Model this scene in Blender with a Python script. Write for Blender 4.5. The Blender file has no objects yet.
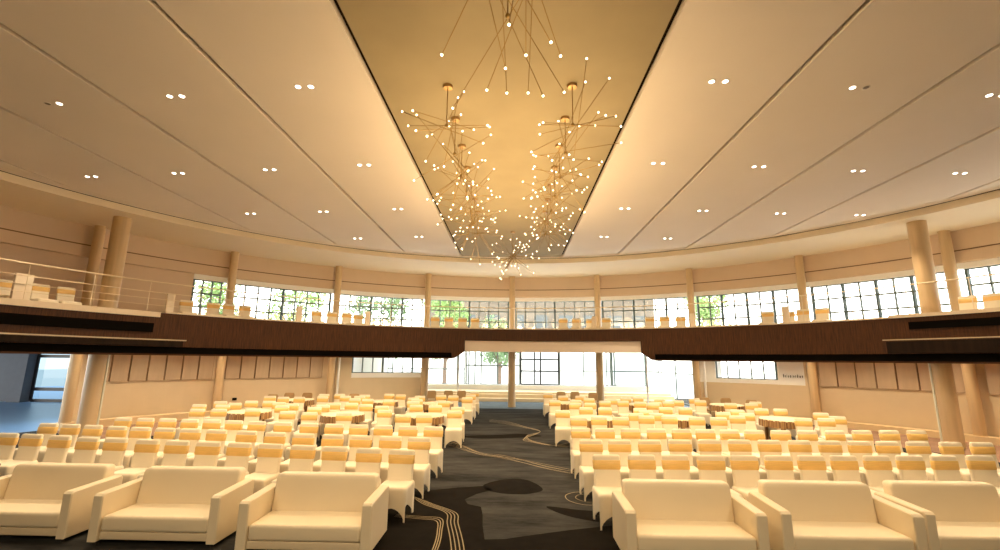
import bpy, math, random
from mathutils import Vector, Matrix
S = bpy.context.scene
COL = S.collection
R = math.radians
PI = math.pi
rnd = random.Random(11)

# ------------------------------------------------------------------ materials
def mat(name, col, rough=0.6, metal=0.0, var=0.0, vscale=4.0, bump=0.0, bscale=60.0, emit=None, estr=0.0, spec=None, stretch=None, sheen=0.0):
    m = bpy.data.materials.new(name); m.use_nodes = True
    nt = m.node_tree; b = nt.nodes['Principled BSDF']
    b.inputs['Base Color'].default_value = (*col, 1); b.inputs['Roughness'].default_value = rough
    b.inputs['Metallic'].default_value = metal
    if spec is not None: b.inputs['Specular IOR Level'].default_value = spec
    if sheen: b.inputs['Sheen Weight'].default_value = sheen
    if emit:
        b.inputs['Emission Color'].default_value = (*emit, 1); b.inputs['Emission Strength'].default_value = estr
    if var or bump:
        tc = nt.nodes.new('ShaderNodeTexCoord'); mp = nt.nodes.new('ShaderNodeMapping')
        if stretch: mp.inputs['Scale'].default_value = stretch
        nt.links.new(tc.outputs['Object'], mp.inputs['Vector'])
    if var:
        n = nt.nodes.new('ShaderNodeTexNoise'); n.inputs['Scale'].default_value = vscale; n.inputs['Detail'].default_value = 5
        nt.links.new(mp.outputs['Vector'], n.inputs['Vector'])
        r = nt.nodes.new('ShaderNodeValToRGB')
        r.color_ramp.elements[0].position = .3; r.color_ramp.elements[1].position = .7
        r.color_ramp.elements[0].color = (*[c * (1 - var) for c in col], 1)
        r.color_ramp.elements[1].color = (*[min(1, c * (1 + var)) for c in col], 1)
        nt.links.new(n.outputs['Fac'], r.inputs['Fac']); nt.links.new(r.outputs['Color'], b.inputs['Base Color'])
    if bump:
        n2 = nt.nodes.new('ShaderNodeTexNoise'); n2.inputs['Scale'].default_value = bscale
        nt.links.new(mp.outputs['Vector'], n2.inputs['Vector'])
        bp = nt.nodes.new('ShaderNodeBump'); bp.inputs['Strength'].default_value = bump; bp.inputs['Distance'].default_value = .01
        nt.links.new(n2.outputs['Fac'], bp.inputs['Height']); nt.links.new(bp.outputs['Normal'], b.inputs['Normal'])
    return m

def slat_mat(name, c1, c2, rough, nscale, cx, cy):
    """vertical timber slats around a curved front: noise along the angle"""
    m = bpy.data.materials.new(name); m.use_nodes = True
    nt = m.node_tree; b = nt.nodes['Principled BSDF']; b.inputs['Roughness'].default_value = rough; b.inputs['Specular IOR Level'].default_value = .2
    g = nt.nodes.new('ShaderNodeTexCoord'); sx = nt.nodes.new('ShaderNodeSeparateXYZ')
    nt.links.new(g.outputs['Object'], sx.inputs[0])
    a = nt.nodes.new('ShaderNodeMath'); a.operation = 'SUBTRACT'; a.inputs[1].default_value = cx; nt.links.new(sx.outputs['X'], a.inputs[0])
    c = nt.nodes.new('ShaderNodeMath'); c.operation = 'SUBTRACT'; c.inputs[1].default_value = cy; nt.links.new(sx.outputs['Y'], c.inputs[0])
    t = nt.nodes.new('ShaderNodeMath'); t.operation = 'ARCTAN2'; nt.links.new(a.outputs[0], t.inputs[0]); nt.links.new(c.outputs[0], t.inputs[1])
    cb = nt.nodes.new('ShaderNodeCombineXYZ'); nt.links.new(t.outputs[0], cb.inputs['X'])
    z = nt.nodes.new('ShaderNodeMath'); z.operation = 'MULTIPLY'; z.inputs[1].default_value = .004; nt.links.new(sx.outputs['Z'], z.inputs[0]); nt.links.new(z.outputs[0], cb.inputs['Y'])
    n = nt.nodes.new('ShaderNodeTexNoise'); n.inputs['Scale'].default_value = nscale; n.inputs['Detail'].default_value = 4; n.inputs['Roughness'].default_value = .7
    nt.links.new(cb.outputs[0], n.inputs['Vector'])
    r = nt.nodes.new('ShaderNodeValToRGB'); r.color_ramp.elements[0].position = .32; r.color_ramp.elements[1].position = .7
    r.color_ramp.elements[0].color = (*c1, 1); r.color_ramp.elements[1].color = (*c2, 1)
    nt.links.new(n.outputs['Fac'], r.inputs['Fac']); nt.links.new(r.outputs['Color'], b.inputs['Base Color'])
    bp = nt.nodes.new('ShaderNodeBump'); bp.inputs['Strength'].default_value = .5; bp.inputs['Distance'].default_value = .02
    nt.links.new(n.outputs['Fac'], bp.inputs['Height']); nt.links.new(bp.outputs['Normal'], b.inputs['Normal'])
    return m

def glass_mat(name, tint, gloss=.08, rough=.02):
    m = bpy.data.materials.new(name); m.use_nodes = True
    nt = m.node_tree; nt.nodes.remove(nt.nodes['Principled BSDF']); o = nt.nodes['Material Output']
    t = nt.nodes.new('ShaderNodeBsdfTransparent'); t.inputs[0].default_value = (*tint, 1)
    g = nt.nodes.new('ShaderNodeBsdfGlossy'); g.inputs['Roughness'].default_value = rough
    x = nt.nodes.new('ShaderNodeMixShader'); x.inputs[0].default_value = gloss
    nt.links.new(t.outputs[0], x.inputs[1]); nt.links.new(g.outputs[0], x.inputs[2]); nt.links.new(x.outputs[0], o.inputs['Surface'])
    return m

def emat(name, col, st):
    m = bpy.data.materials.new(name); m.use_nodes = True
    nt = m.node_tree; nt.nodes.remove(nt.nodes['Principled BSDF']); o = nt.nodes['Material Output']
    e = nt.nodes.new('ShaderNodeEmission'); e.inputs[0].default_value = (*col, 1); e.inputs[1].default_value = st
    nt.links.new(e.outputs[0], o.inputs['Surface'])
    return m

M = dict(
    ceiling=mat('ceiling_paint', (.90, .80, .69), .75, var=.015, vscale=.6),
    soffit=mat('soffit_paint', (.88, .76, .57), .75, var=.015, vscale=.8),
    gap=mat('ceiling_gap_shade', (.018, .010, .005), .9, spec=.03),
    goldpanel=mat('gold_ceiling_panel', (.41, .33, .195), .65, spec=.12, var=.05, vscale=1.2, bump=.05, bscale=40),
    wall=mat('wall_beige', (.70, .57, .39), .7, var=.03, vscale=1.5),
    wall_up=mat('wall_upper', (.70, .54, .39), .7, var=.02, vscale=1.5),
    panel=mat('wall_fabric_panel', (.54, .41, .28), .8, var=.06, vscale=6, stretch=(1, 1, .15)),
    seam=mat('wall_seam', (.22, .13, .07), .9),
    reveal=mat('window_reveal', (.95, .94, .91), .6),
    beam=mat('opening_beam', (.82, .70, .60), .7),
    white=mat('white_paint', (.93, .93, .92), .55),
    plinth=mat('plinth_cream', (.86, .68, .42), .7, var=.03),
    column=mat('column_veneer', (.64, .46, .26), .42, var=.10, vscale=7, stretch=(1, 1, .06)),
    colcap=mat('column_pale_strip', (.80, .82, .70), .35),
    fascia=slat_mat('balcony_timber_slats', (.028, .009, .0015), (.090, .030, .007), .5, 420, .154, 7.19),
    fasciap=mat('balcony_plain_timber', (.016, .008, .004), .7, spec=.1, var=.3, vscale=3, stretch=(3, 3, .1)),
    black=mat('black_recess', (.004, .003, .002), .9, spec=.03),
    kerb=mat('balcony_kerb', (.70, .56, .40), .6),
    lip=mat('fascia_lip', (.06, .025, .012), .6, spec=.1),
    strip=mat('fascia_metal_strip', (.42, .32, .20), .35, .6),
    rail=mat('rail_metal', (.85, .72, .52), .4, .3),
    pier=mat('rail_pier', (.82, .70, .54), .6),
    mull=mat('window_frame_dark', (.10, .14, .14), .5),
    mullt=mat('window_frame_grey', (.17, .21, .20), .5),
    mullb=mat('door_frame_black', (.012, .012, .014), .4),
    glass=glass_mat('clear_glass', (.93, .97, .97), .06),
    glassb=glass_mat('blue_glass', (.10, .15, .19), .03),
    carpet=None,
    lobby=mat('lobby_floor_blue_daylight', (.16, .30, .50), .35, var=.05),  # blue daylight of the lobby put into the floor colour
    lobbyw=mat('lobby_wall_grey', (.09, .105, .13), .7, var=.05),
    cover=mat('spandex_cover_cream', (.90, .80, .62), .75, var=.015, vscale=3, bump=.08, bscale=25, sheen=.1),
    sash=mat('gold_satin_sash', (.91, .60, .20), .32, var=.08, vscale=20, stretch=(.3, .3, 3)),
    leather=mat('cream_leatherette', (.84, .72, .52), .45, var=.015, vscale=3, bump=.05, bscale=120),
    leatherb=mat('cream_leatherette_base', (.76, .63, .44), .5),
    seamd=mat('sofa_seam', (.35, .24, .13), .7),
    dark=mat('dark_feet', (.03, .025, .02), .5),
    cloth=mat('table_cloth_cream', (.90, .76, .53), .7, var=.02),
    skirt=None,
    tan=mat('tan_upholstery', (.50, .33, .16), .7, var=.05),
    wood=mat('brown_wood', (.22, .12, .07), .45, var=.2, stretch=(1, .1, 1)),
    brass=mat('brass', (.34, .22, .08), .45, 1.0),
    bronze=mat('bronze_canopy', (.45, .28, .12), .35, 1.0),
    bulb=emat('bulb_glow', (1.0, .82, .50), 4.5),
    lens=emat('downlight_lens', (1.0, .90, .74), 6),
    lensoff=mat('downlight_lens_off', (.22, .17, .12), .4),
    ring=mat('downlight_ring', (.85, .78, .68), .5),
    thread=mat('carpet_gold_thread', (.30, .23, .13), .8),
    blob=mat('carpet_dark_pile', (.010, .008, .006), .95, var=.2, vscale=5, spec=.04),
    leaf=mat('tree_leaves', (.24, .36, .12), .6, var=.4, vscale=2),
    leaf2=mat('tree_leaves_dark', (.14, .22, .10), .6, var=.4, vscale=2),
    bark=mat('tree_bark', (.15, .10, .07), .9),
    ground=mat('outside_paving', (.55, .54, .50), .9, var=.05),
    facade=mat('neighbour_facade', (.14, .11, .08), .8, var=.2, vscale=1.2),
    facaded=mat('neighbour_windows', (.07, .08, .08), .3),
    render=mat('blown_daylight_white', (.80, .79, .76), .8, var=.05),
    text=mat('sign_lettering', (.03, .03, .03), .6),
)
def carpet_mat():
    m = bpy.data.materials.new('charcoal_carpet'); m.use_nodes = True
    nt = m.node_tree; b = nt.nodes['Principled BSDF']; b.inputs['Roughness'].default_value = .92
    b.inputs['Specular IOR Level'].default_value = .05
    tc = nt.nodes.new('ShaderNodeTexCoord'); mp = nt.nodes.new('ShaderNodeMapping'); mp.inputs['Scale'].default_value = (.45, 1.6, 1)
    nt.links.new(tc.outputs['Object'], mp.inputs['Vector'])
    n = nt.nodes.new('ShaderNodeTexNoise'); n.inputs['Scale'].default_value = 1.3; n.inputs['Detail'].default_value = 8; n.inputs['Roughness'].default_value = .75
    nt.links.new(mp.outputs['Vector'], n.inputs['Vector'])
    r = nt.nodes.new('ShaderNodeValToRGB')
    e = r.color_ramp.elements; e[0].position = .34; e[0].color = (.014, .013, .012, 1); e[1].position = .66; e[1].color = (.066, .064, .060, 1)
    nt.links.new(n.outputs['Fac'], r.inputs['Fac']); nt.links.new(r.outputs['Color'], b.inputs['Base Color'])
    return m
M['carpet'] = carpet_mat()
def skirt_mat():
    m = bpy.data.materials.new('pleated_brown_skirt'); m.use_nodes = True
    nt = m.node_tree; b = nt.nodes['Principled BSDF']; b.inputs['Roughness'].default_value = .5
    tc = nt.nodes.new('ShaderNodeTexCoord'); sx = nt.nodes.new('ShaderNodeSeparateXYZ'); nt.links.new(tc.outputs['Object'], sx.inputs[0])
    t = nt.nodes.new('ShaderNodeMath'); t.operation = 'ARCTAN2'; nt.links.new(sx.outputs['X'], t.inputs[0]); nt.links.new(sx.outputs['Y'], t.inputs[1])
    k = nt.nodes.new('ShaderNodeCombineXYZ'); nt.links.new(t.outputs[0], k.inputs['X'])
    n = nt.nodes.new('ShaderNodeTexNoise'); n.inputs['Scale'].default_value = 14; n.inputs['Detail'].default_value = 2
    nt.links.new(k.outputs[0], n.inputs['Vector'])
    r = nt.nodes.new('ShaderNodeValToRGB'); e = r.color_ramp.elements
    e[0].position = .38; e[0].color = (.16, .06, .02, 1); e[1].position = .66; e[1].color = (.62, .38, .15, 1)
    nt.links.new(n.outputs['Fac'], r.inputs['Fac']); nt.links.new(r.outputs['Color'], b.inputs['Base Color'])
    return m
M['skirt'] = skirt_mat()

# ------------------------------------------------------------------ mesh helpers
class MB:
    def __init__(s): s.v = []; s.f = []; s.m = []; s.sm = []
    def add(s, vs, fs, mi=0, smooth=False):
        o = len(s.v); s.v += [tuple(p) for p in vs]
        for f in fs: s.f.append(tuple(i + o for i in f)); s.m.append(mi); s.sm.append(smooth)
        return s
    def box(s, c, d, mi=0, rz=0.0, mx=None):
        x, y, z = d[0] / 2, d[1] / 2, d[2] / 2
        vs = [Vector((a * x, b * y, e * z)) for a in (-1, 1) for b in (-1, 1) for e in (-1, 1)]
        q = Matrix.Rotation(rz, 3, 'Z') if mx is None else mx
        vs = [q @ p + Vector(c) for p in vs]
        return s.add(vs, [(0, 1, 3, 2), (4, 6, 7, 5), (0, 4, 5, 1), (2, 3, 7, 6), (0, 2, 6, 4), (1, 5, 7, 3)], mi)
    def bar(s, p, q, w, mi=0, t=None):
        p, q = Vector(p), Vector(q); d = (q - p); L = d.length; d.normalize()
        up = Vector((0, 0, 1)) if abs(d.z) < .9 else Vector((0, 1, 0))
        a = d.cross(up).normalized(); b = a.cross(d)
        mx = Matrix((a, d, b)).transposed()
        return s.box((p + q) / 2, (w, L, t or w), mi, mx=mx)
    def tube(s, p, q, r, n=8, mi=0, r2=None, smooth=True):
        p, q = Vector(p), Vector(q); d = (q - p).normalized(); r2 = r if r2 is None else r2
        up = Vector((0, 0, 1)) if abs(d.z) < .9 else Vector((0, 1, 0))
        a = d.cross(up).normalized(); b = a.cross(d)
        vs = []
        for c, rr in ((p, r), (q, r2)):
            for i in range(n):
                t = 2 * PI * i / n; vs.append(c + a * math.cos(t) * rr + b * math.sin(t) * rr)
        fs = [(i, (i + 1) % n, n + (i + 1) % n, n + i) for i in range(n)]
        s.add(vs, fs, mi, smooth)
        return s.add(vs, [tuple(range(n - 1, -1, -1)), tuple(range(n, 2 * n))], mi)
    def lathe(s, prof, n=20, c=(0, 0, 0), mi=0, smooth=True):
        vs = [(c[0] + r * math.cos(2 * PI * i / n), c[1] + r * math.sin(2 * PI * i / n), c[2] + z) for r, z in prof for i in range(n)]
        fs = [(k * n + i, k * n + (i + 1) % n, (k + 1) * n + (i + 1) % n, (k + 1) * n + i) for k in range(len(prof) - 1) for i in range(n)]
        s.add(vs, fs, mi, smooth)
        if prof[0][0] > 1e-4: s.add(vs[:n], [tuple(range(n - 1, -1, -1))], mi)
        if prof[-1][0] > 1e-4: s.add(vs[-n:], [tuple(range(n))], mi)
        return s
    def ball(s, c, r, n=8, mi=0):
        return s.lathe([(max(1e-5, r * math.sin(PI * k / 6)), -r * math.cos(PI * k / 6)) for k in range(7)], n, c, mi)
    def loft(s, levels, mi=0, k=4, smooth=True):
        """rounded rectangles: (centre, half width, half depth, corner radius) stacked along z"""
        vs = []; N = 4 * (k + 1)
        for (cx, cy, z), hw, hd, r in levels:
            r = min(r, hw - 1e-4, hd - 1e-4)
            for qx, qy, a0 in ((1, 1, 0), (-1, 1, 90), (-1, -1, 180), (1, -1, 270)):
                for i in range(k + 1):
                    a = R(a0 + 90 * i / k)
                    vs.append((cx + qx * (hw - r) + r * math.cos(a), cy + qy * (hd - r) + r * math.sin(a), z))
        fs = [(l * N + i, l * N + (i + 1) % N, (l + 1) * N + (i + 1) % N, (l + 1) * N + i) for l in range(len(levels) - 1) for i in range(N)]
        s.add(vs, fs, mi, smooth)
        s.add(vs[:N], [tuple(range(N - 1, -1, -1))], mi); s.add(vs[-N:], [tuple(range(N))], mi)
        return s
    def cushion(s, c, d, r, mi=0, k=4):
        """box with rounded edges all round"""
        hx, hy, hz = d[0] / 2, d[1] / 2, d[2] / 2; lv = []
        for i in range(k + 1):
            t = PI / 2 * i / k; o = r * (1 - math.sin(t))
            lv.append(((c[0], c[1], c[2] - hz + r * (1 - math.cos(t))), hx - o, hy - o, max(r - o * .5, .002)))
        for i in range(k, -1, -1):
            t = PI / 2 * i / k; o = r * (1 - math.sin(t))
            lv.append(((c[0], c[1], c[2] + hz - r * (1 - math.cos(t))), hx - o, hy - o, max(r - o * .5, .002)))
        return s.loft(lv, mi)
    def arc(s, c, r0, r1, z0, z1, a0, a1, step=2.0, mi=0, c1=None):
        """solid ring section, angle from +Y clockwise; z0/z1 may be functions of angle"""
        n = max(1, int(math.ceil(abs(a1 - a0) / step))); vs = []; c1 = c1 or c
        f0 = z0 if callable(z0) else (lambda a: z0); f1 = z1 if callable(z1) else (lambda a: z1)
        for i in range(n + 1):
            a = a0 + (a1 - a0) * i / n; t = R(a)
            for (cc, r) in ((c, r0), (c1, r1)):
                x, y = cc[0] + r * math.sin(t), cc[1] + r * math.cos(t)
                vs += [(x, y, f0(a)), (x, y, f1(a))]
        fs = []
        for i in range(n):
            o = i * 4; p = o + 4
            fs += [(o, p, p + 1, o + 1), (o + 2, o + 3, p + 3, p + 2), (o + 1, p + 1, p + 3, o + 3), (o, o + 2, p + 2, p)]
        fs += [(0, 1, 3, 2), (n * 4, n * 4 + 2, n * 4 + 3, n * 4 + 1)]
        return s.add(vs, fs, mi)
    def build(s, name, mats, parent=None, loc=None):
        me = bpy.data.meshes.new(name); me.from_pydata(s.v, [], s.f)
        if not isinstance(mats, (list, tuple)): mats = [mats]
        for m in mats: me.materials.append(m)
        me.polygons.foreach_set('material_index', s.m); me.polygons.foreach_set('use_smooth', s.sm)
        me.update()
        o = bpy.data.objects.new(name, me); COL.objects.link(o)
        if parent: o.parent = parent
        if loc: o.location = loc
        return o

def tag(o, label=None, cat=None, group=None, kind=None):
    if label: o['label'] = label
    if cat: o['category'] = cat
    if group: o['group'] = group
    if kind: o['kind'] = kind
    return o
def thing(name, label, cat, loc=(0, 0, 0), rz=0, group=None):
    o = bpy.data.objects.new(name, None); COL.objects.link(o); o.location = loc; o.rotation_euler = (0, 0, rz); o.empty_display_size = .1
    return tag(o, label, cat, group)
def struct(mb, name, m, parent=None):
    o = mb.build(name, m, parent)
    if parent is None: o['kind'] = 'structure'
    return o
KIDS = {}
def kids(o):
    return [c for c in COL.objects if c.parent == o]
def register(o):
    KIDS[o.name] = [(c, [(g, []) for g in kids(c)]) for c in kids(o)]
    return o
def dup(proto, loc, rz, label=None, group=None):
    r = proto.copy(); COL.objects.link(r); r.location = loc; r.rotation_euler = (0, 0, rz)
    if label: r['label'] = label
    if group: r['group'] = group
    for c, gs in KIDS[proto.name]:
        d = c.copy(); COL.objects.link(d); d.parent = r
        for g, _ in gs:
            e = g.copy(); COL.objects.link(e); e.parent = d
    return r
FIRST = {}
def place(key, proto, loc, rz, label, group):
    if key not in FIRST:
        FIRST[key] = 1; proto.location = loc; proto.rotation_euler = (0, 0, rz); proto['label'] = label; proto['group'] = group
        return proto
    return dup(proto, loc, rz, label, group)
def pol(c, r, a): return (c[0] + r * math.sin(R(a)), c[1] + r * math.cos(R(a)))
ORD = ['', 'first', 'second', 'third', 'fourth', 'fifth', 'sixth', 'seventh', 'eighth', 'ninth', 'tenth', 'eleventh', 'twelfth', 'thirteenth', 'fourteenth', 'fifteenth',
       'sixteenth', 'seventeenth', 'eighteenth', 'nineteenth', 'twentieth', 'twenty-first', 'twenty-second', 'twenty-third', 'twenty-fourth', 'twenty-fifth', 'twenty-sixth',
       'twenty-seventh', 'twenty-eighth', 'twenty-ninth', 'thirtieth', 'thirty-first', 'thirty-second', 'thirty-third', 'thirty-fourth', 'thirty-fifth', 'thirty-sixth']

# room geometry
W = (.154, 7.53); RW = 15.92        # wall circle
I = (.154, 6.30); RI = 13.565       # ceiling edge circle
F = (.154, 7.19); RF = 13.18        # balcony front circle
HC, HS = 6.82, 6.61
A0, DA = -.8, 16.0                  # columns every 16 degrees

# ------------------------------------------------------------------ floor
fl = MB()
fl.add([(-17, -6.5, 0), (17, -6.5, 0), (17, 30, 0), (-17, 30, 0)], [(0, 1, 2, 3)], 0)
fl.add([(-17, -6.5, -.3), (17, -6.5, -.3), (17, 30, -.3), (-17, 30, -.3)], [(3, 2, 1, 0)], 0)
def blob(pts, z=.003):
    vs = [(x, y, z) for x, y in pts]; fl.add(vs, [tuple(range(len(vs)))], 1)
def smooth_pts(pts, n=6, closed=True):
    out = []; N = len(pts)
    for i in range(N if closed else N - 1):
        p = [pts[(i + k) % N] if closed else pts[min(max(i + k, 0), N - 1)] for k in (-1, 0, 1, 2)]
        for j in range(n):
            t = j / n
            out.append(tuple(.5 * (2 * p[1][q] + (p[2][q] - p[0][q]) * t + (2 * p[0][q] - 5 * p[1][q] + 4 * p[2][q] - p[3][q]) * t * t + (3 * p[1][q] - p[0][q] - 3 * p[2][q] + p[3][q]) * t ** 3) for q in (0, 1)))
    if not closed: out.append(tuple(pts[-1]))
    return out
blob([(-2.0, 8.35), (-1.5, 8.5), (-1.0, 8.72), (-.55, 8.85), (-.35, 8.62), (-.62, 8.35), (-.80, 8.02), (-.72, 7.78), (-.5, 7.66), (-.45, 7.3), (-.42, 6.85), (-.36, 6.35), (-.1, 6.38), (.3, 6.55), (.8, 6.75), (1.4, 6.95), (1.6, 6.2), (1.6, 4.6), (-2.0, 4.6)])
blob(smooth_pts([(-.55, 8.85), (-.35, 9.2), (.05, 9.42), (.35, 9.25), (.55, 8.7), (.3, 8.42), (-.05, 8.38), (-.35, 8.5)]))
blob(smooth_pts([(.55, 7.75), (.7, 7.45), (1.0, 7.2), (1.35, 7.1), (1.4, 7.5), (1.0, 7.62)]))
blob(smooth_pts([(-1.6, 14.3), (-.6, 14.6), (.3, 14.9), (.9, 14.5), (0, 14.1), (-1, 13.9)]))
blob(smooth_pts([(-9, 11.2), (-6, 11.5), (-5, 11.1), (-7, 10.8)])); blob(smooth_pts([(4, 10.9), (7, 11.3), (9, 11), (6, 10.7)]))
def thread(pts, w=.014, z=.006):
    p = smooth_pts(pts, 6, False); vs = []; fs = []
    for i, (x, y) in enumerate(p):
        a = p[max(i - 1, 0)]; b = p[min(i + 1, len(p) - 1)]
        dx, dy = b[0] - a[0], b[1] - a[1]; L = math.hypot(dx, dy) or 1; nx, ny = -dy / L * w, dx / L * w
        vs += [(x + nx, y + ny, z), (x - nx, y - ny, z)]
    for i in range(len(p) - 1): fs.append((2 * i + 1, 2 * i + 3, 2 * i + 2, 2 * i))
    fl.add(vs, fs, 2)
for k in range(4):
    o = k * .052
    thread([(-1.75 + o, 8.2 - o), (-1.45 + o, 7.75), (-1.02 + o, 7.35), (-.93 + o, 6.9), (-.80 + o, 6.3), (-.68 + o, 5.6), (-.6 + o, 5.0)], .007)
for k in range(3):
    o = k * .05
    thread([(-1.75, 7.12 + o), (-1.35, 7.05 + o), (-1.10 + o * .6, 6.98 + o), (-1.02 + o * .6, 6.6), (-.98 + o * .6, 6.1), (-.98 + o * .6, 5.2)], .007)
for k in range(5):
    o = k * .16; q = lambda: rnd.uniform(-.08, .08)
    thread([(-1.9, 13.0 + o + q()), (-1.3, 12.2 + o * .8 + q()), (-.8, 11.55 + o * .6 + q()), (-.3, 11.3 + o * .5 + q()), (.2, 10.85 + o * .5 + q()), (.8, 10.2 + o * .6 + q()), (1.5, 9.7 + o * .5)], .009)
for k in range(4):
    o = k * .22
    thread([(-.9, 17.6 + o), (-.2, 17.0 + o), (.4, 16.2 + o * .5), (.9, 15.4), (.45 - o * .2, 14.6 - o), (.55, 13.7 - o * .4), (1.1, 13.0), (1.6, 12.8 + o)], .012)
thread([(1.6, 7.9), (1.2, 7.85), (.95, 8.05), (.92, 8.35), (1.1, 8.55), (1.4, 8.6)], .008); thread([(1.6, 8.05), (1.25, 8.0), (1.08, 8.2), (1.15, 8.4), (1.35, 8.45)], .008)
def zone(r0, r1, a0, a1, mi, z=.004):
    n = int((a1 - a0) / 2) + 1; vs = []
    for i in range(n + 1):
        a = a0 + (a1 - a0) * i / n; vs += [(*pol(W, r0, a), z), (*pol(W, r1, a), z)]
    fl.add(vs, [(2 * i, 2 * i + 2, 2 * i + 3, 2 * i + 1) if False else (2 * i + 1, 2 * i + 3, 2 * i + 2, 2 * i) for i in range(n)], mi)
zone(12.3, RW, -66, -34, 3); zone(12.3, RW, 38, 95, 3)
fl.add([(-8.1, 22.3, .004), (9.3, 22.3, .004), (9.3, 26.0, .004), (-8.1, 26.0, .004)], [(0, 1, 2, 3)], 4)  # foyer patch: bluish daylight tint put into the carpet colour
struct(fl, 'floor', [M['carpet'], M['blob'], M['thread'], mat('perimeter_carpet_tan', (.34, .20, .13), .9, var=.15, vscale=2), mat('foyer_carpet_daylight_tint', (.12, .17, .22), .8, var=.15, vscale=2)])
f2 = MB(); f2.box((-26, 14, -.16), (18, 40, .3)); 
lz = [(-35, 4, .006), (-35, 22.4, .006), (-13.6, 22.4, .006)] + [(*pol(W, RW + .25, a), .006) for a in range(-64, -98, -2)]
lz = [p for p in lz]
f2.add(lz, [tuple(range(len(lz) - 1, -1, -1))]); struct(f2, 'lobby_floor', M['lobby'])

# ------------------------------------------------------------------ ceiling
LX = [-13.565 + .154, -12.15, -9.56, -7.17, -4.71, -2.34, 2.14, 4.49, 6.97, 9.39, 12.02, 13.565 + .154]
g = .05
RG = 13.2
def strip(mb, xa, xb, r, mi, z=HC):
    n = 8; xs = [xa + (xb - xa) * i / n for i in range(n + 1)]
    ye = [I[1] + math.sqrt(max(r * r - (x - I[0]) ** 2, 0)) for x in xs]
    top = [(x, y, z) for x, y in zip(xs, ye)]
    lo = [(x, -6.5, z) for x in xs]
    o = lo + top; m = n + 1
    mb.add(o, [(i, m + i, m + i + 1, i + 1) for i in range(n)], mi)
    up = [(p[0], p[1], z + .12) for p in o]
    mb.add(up, [(i, i + 1, m + i + 1, m + i) for i in range(n)], mi)
    allv = o + up; k = len(o)
    mb.add(allv, [(0, k, k + m, m), (n, m + n, k + m + n, k + n)], mi)
ce = MB()
for i in range(len(LX) - 1):
    a, b = LX[i] + (g if i else 0), LX[i + 1] - (g if i < len(LX) - 2 else 0)
    strip(ce, a, b, RG, 1 if i == 5 else 0)
ce.arc(I, RG + .02, RI, HC, HC + .12, -90, 90, 2, 0)                     # flat ring beyond the grooves
for i in range(1, len(LX) - 1):                                         # inside of each groove, shade put into a near-black colour
    x = LX[i]; ye = I[1] + math.sqrt(RG ** 2 - (x - I[0]) ** 2)
    ce.box((x, (ye - 6.5) / 2, HC + .135), (.14, ye + 6.5, .03), 2)
ce.box((0, 7, HC + .25), (33, 34, .1), 2)
ce.arc(I, RI - .045, RI + .01, HC - .003, HC + .02, -90, 90, 2, 2)  # dark band drawn as the shadow line at the ceiling edge
struct(ce, 'ceiling', [M['ceiling'], M['goldpanel'], M['gap']])
so = MB()
so.arc(I, RI, RW + .3, HS, HC + .12, -90, 90, 2, 0, c1=W)
for sx in (-1, 1):
    so.box((.154 + sx * (13.565 + 1.25), .4, (HS + HC + .12) / 2), (2.5, 14.3, HC + .12 - HS), 0)
struct(so, 'trim_soffit_ring', M['soffit'])

# ------------------------------------------------------------------ walls
def wall(mb, a0, a1, z0, z1, r0=RW, r1=RW + .22, mi=0): mb.arc(W, r0, r1, z0, z1, a0, a1, 2, mi)
def panels(mb, a0, a1, z0=1.43, z1=3.0):
    n = max(1, round((a1 - a0) / 2.07)); w = (a1 - a0) / n
    mb.arc(W, RW - .01, RW, z0, z1, a0, a1, 2, 2)
    for i in range(n): mb.arc(W, RW - .07, RW - .011, z0 + .012, z1, a0 + i * w + .09, a0 + (i + 1) * w - .09, 1.5, 1)
WL = MB(); wall(WL, -64.5, -33, 0, 3.05); wall(WL, -33, -16.8, 0, 1.40)
wall(WL, -33, -29.3, 1.40, 3.05)
panels(WL, -63, -49.5); panels(WL, -48, -34)
struct(WL, 'wall_left', [M['wall'], M['panel'], M['seam']])
WR = MB(); wall(WR, 46, 96, 0, 3.05); wall(WR, 31.2, 46, 0, 1.42)
wall(WR, 42.6, 46, 1.42, 3.05, mi=3)
panels(WR, 47.8, 62.6); panels(WR, 64.2, 78.6); panels(WR, 80.2, 94)
struct(WR, 'wall_right', [M['wall'], M['panel'], M['seam'], M['white']])
UP = MB()
wall(UP, -96, 96, 5.56, HS + .01, RW, RW + .4)
wall(UP, -96, 96, 5.93, 5.965, RW - .012, RW, 1)
wall(UP, -96, -53.2, 3.05, 5.60, RW + .22, RW + .4, 2)
wall(UP, -53.2, 96, 3.05, 3.72, RW + .1, RW + .4, 0)
wall(UP, -53.2, 96, 5.36, 5.60, RW + .16, RW + .4, 3)  # white colour stands in for daylight on the window head
struct(UP, 'wall_upper', [M['wall_up'], M['seam'], M['wall_up'], M['reveal']])
WB = MB()
for sx in (-1, 1):
    WB.box((.154 + sx * 16.1, .5, 3.4), (.3, 14.2, 7.0))
WB.box((0, -6.6, 3.4), (33, .2, 7.0))
# foyer side walls and back above the glass
struct(WB, 'wall_back', M['wall'])
FO = MB()
FO.box((-8.2, 26.2, 1.6), (.2, 8.4, 3.3)); FO.box((9.35, 21.15, 1.6), (.2, .3, 3.3)); FO.box((9.35, 29.3, 1.6), (.2, .3, 3.3))
struct(FO, 'wall_foyer', M['white'])
# plinth along the wall
PL = MB(); PL.arc(W, RW - .5, RW - .075, 0, .24, -65.3, -17.5, 2); struct(PL, 'trim_plinth_left', M['plinth'])
PR = MB(); PR.arc(W, RW - .5, RW - .075, 0, .20, 31.5, 94, 2); struct(PR, 'trim_plinth_right', M['plinth'])
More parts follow.
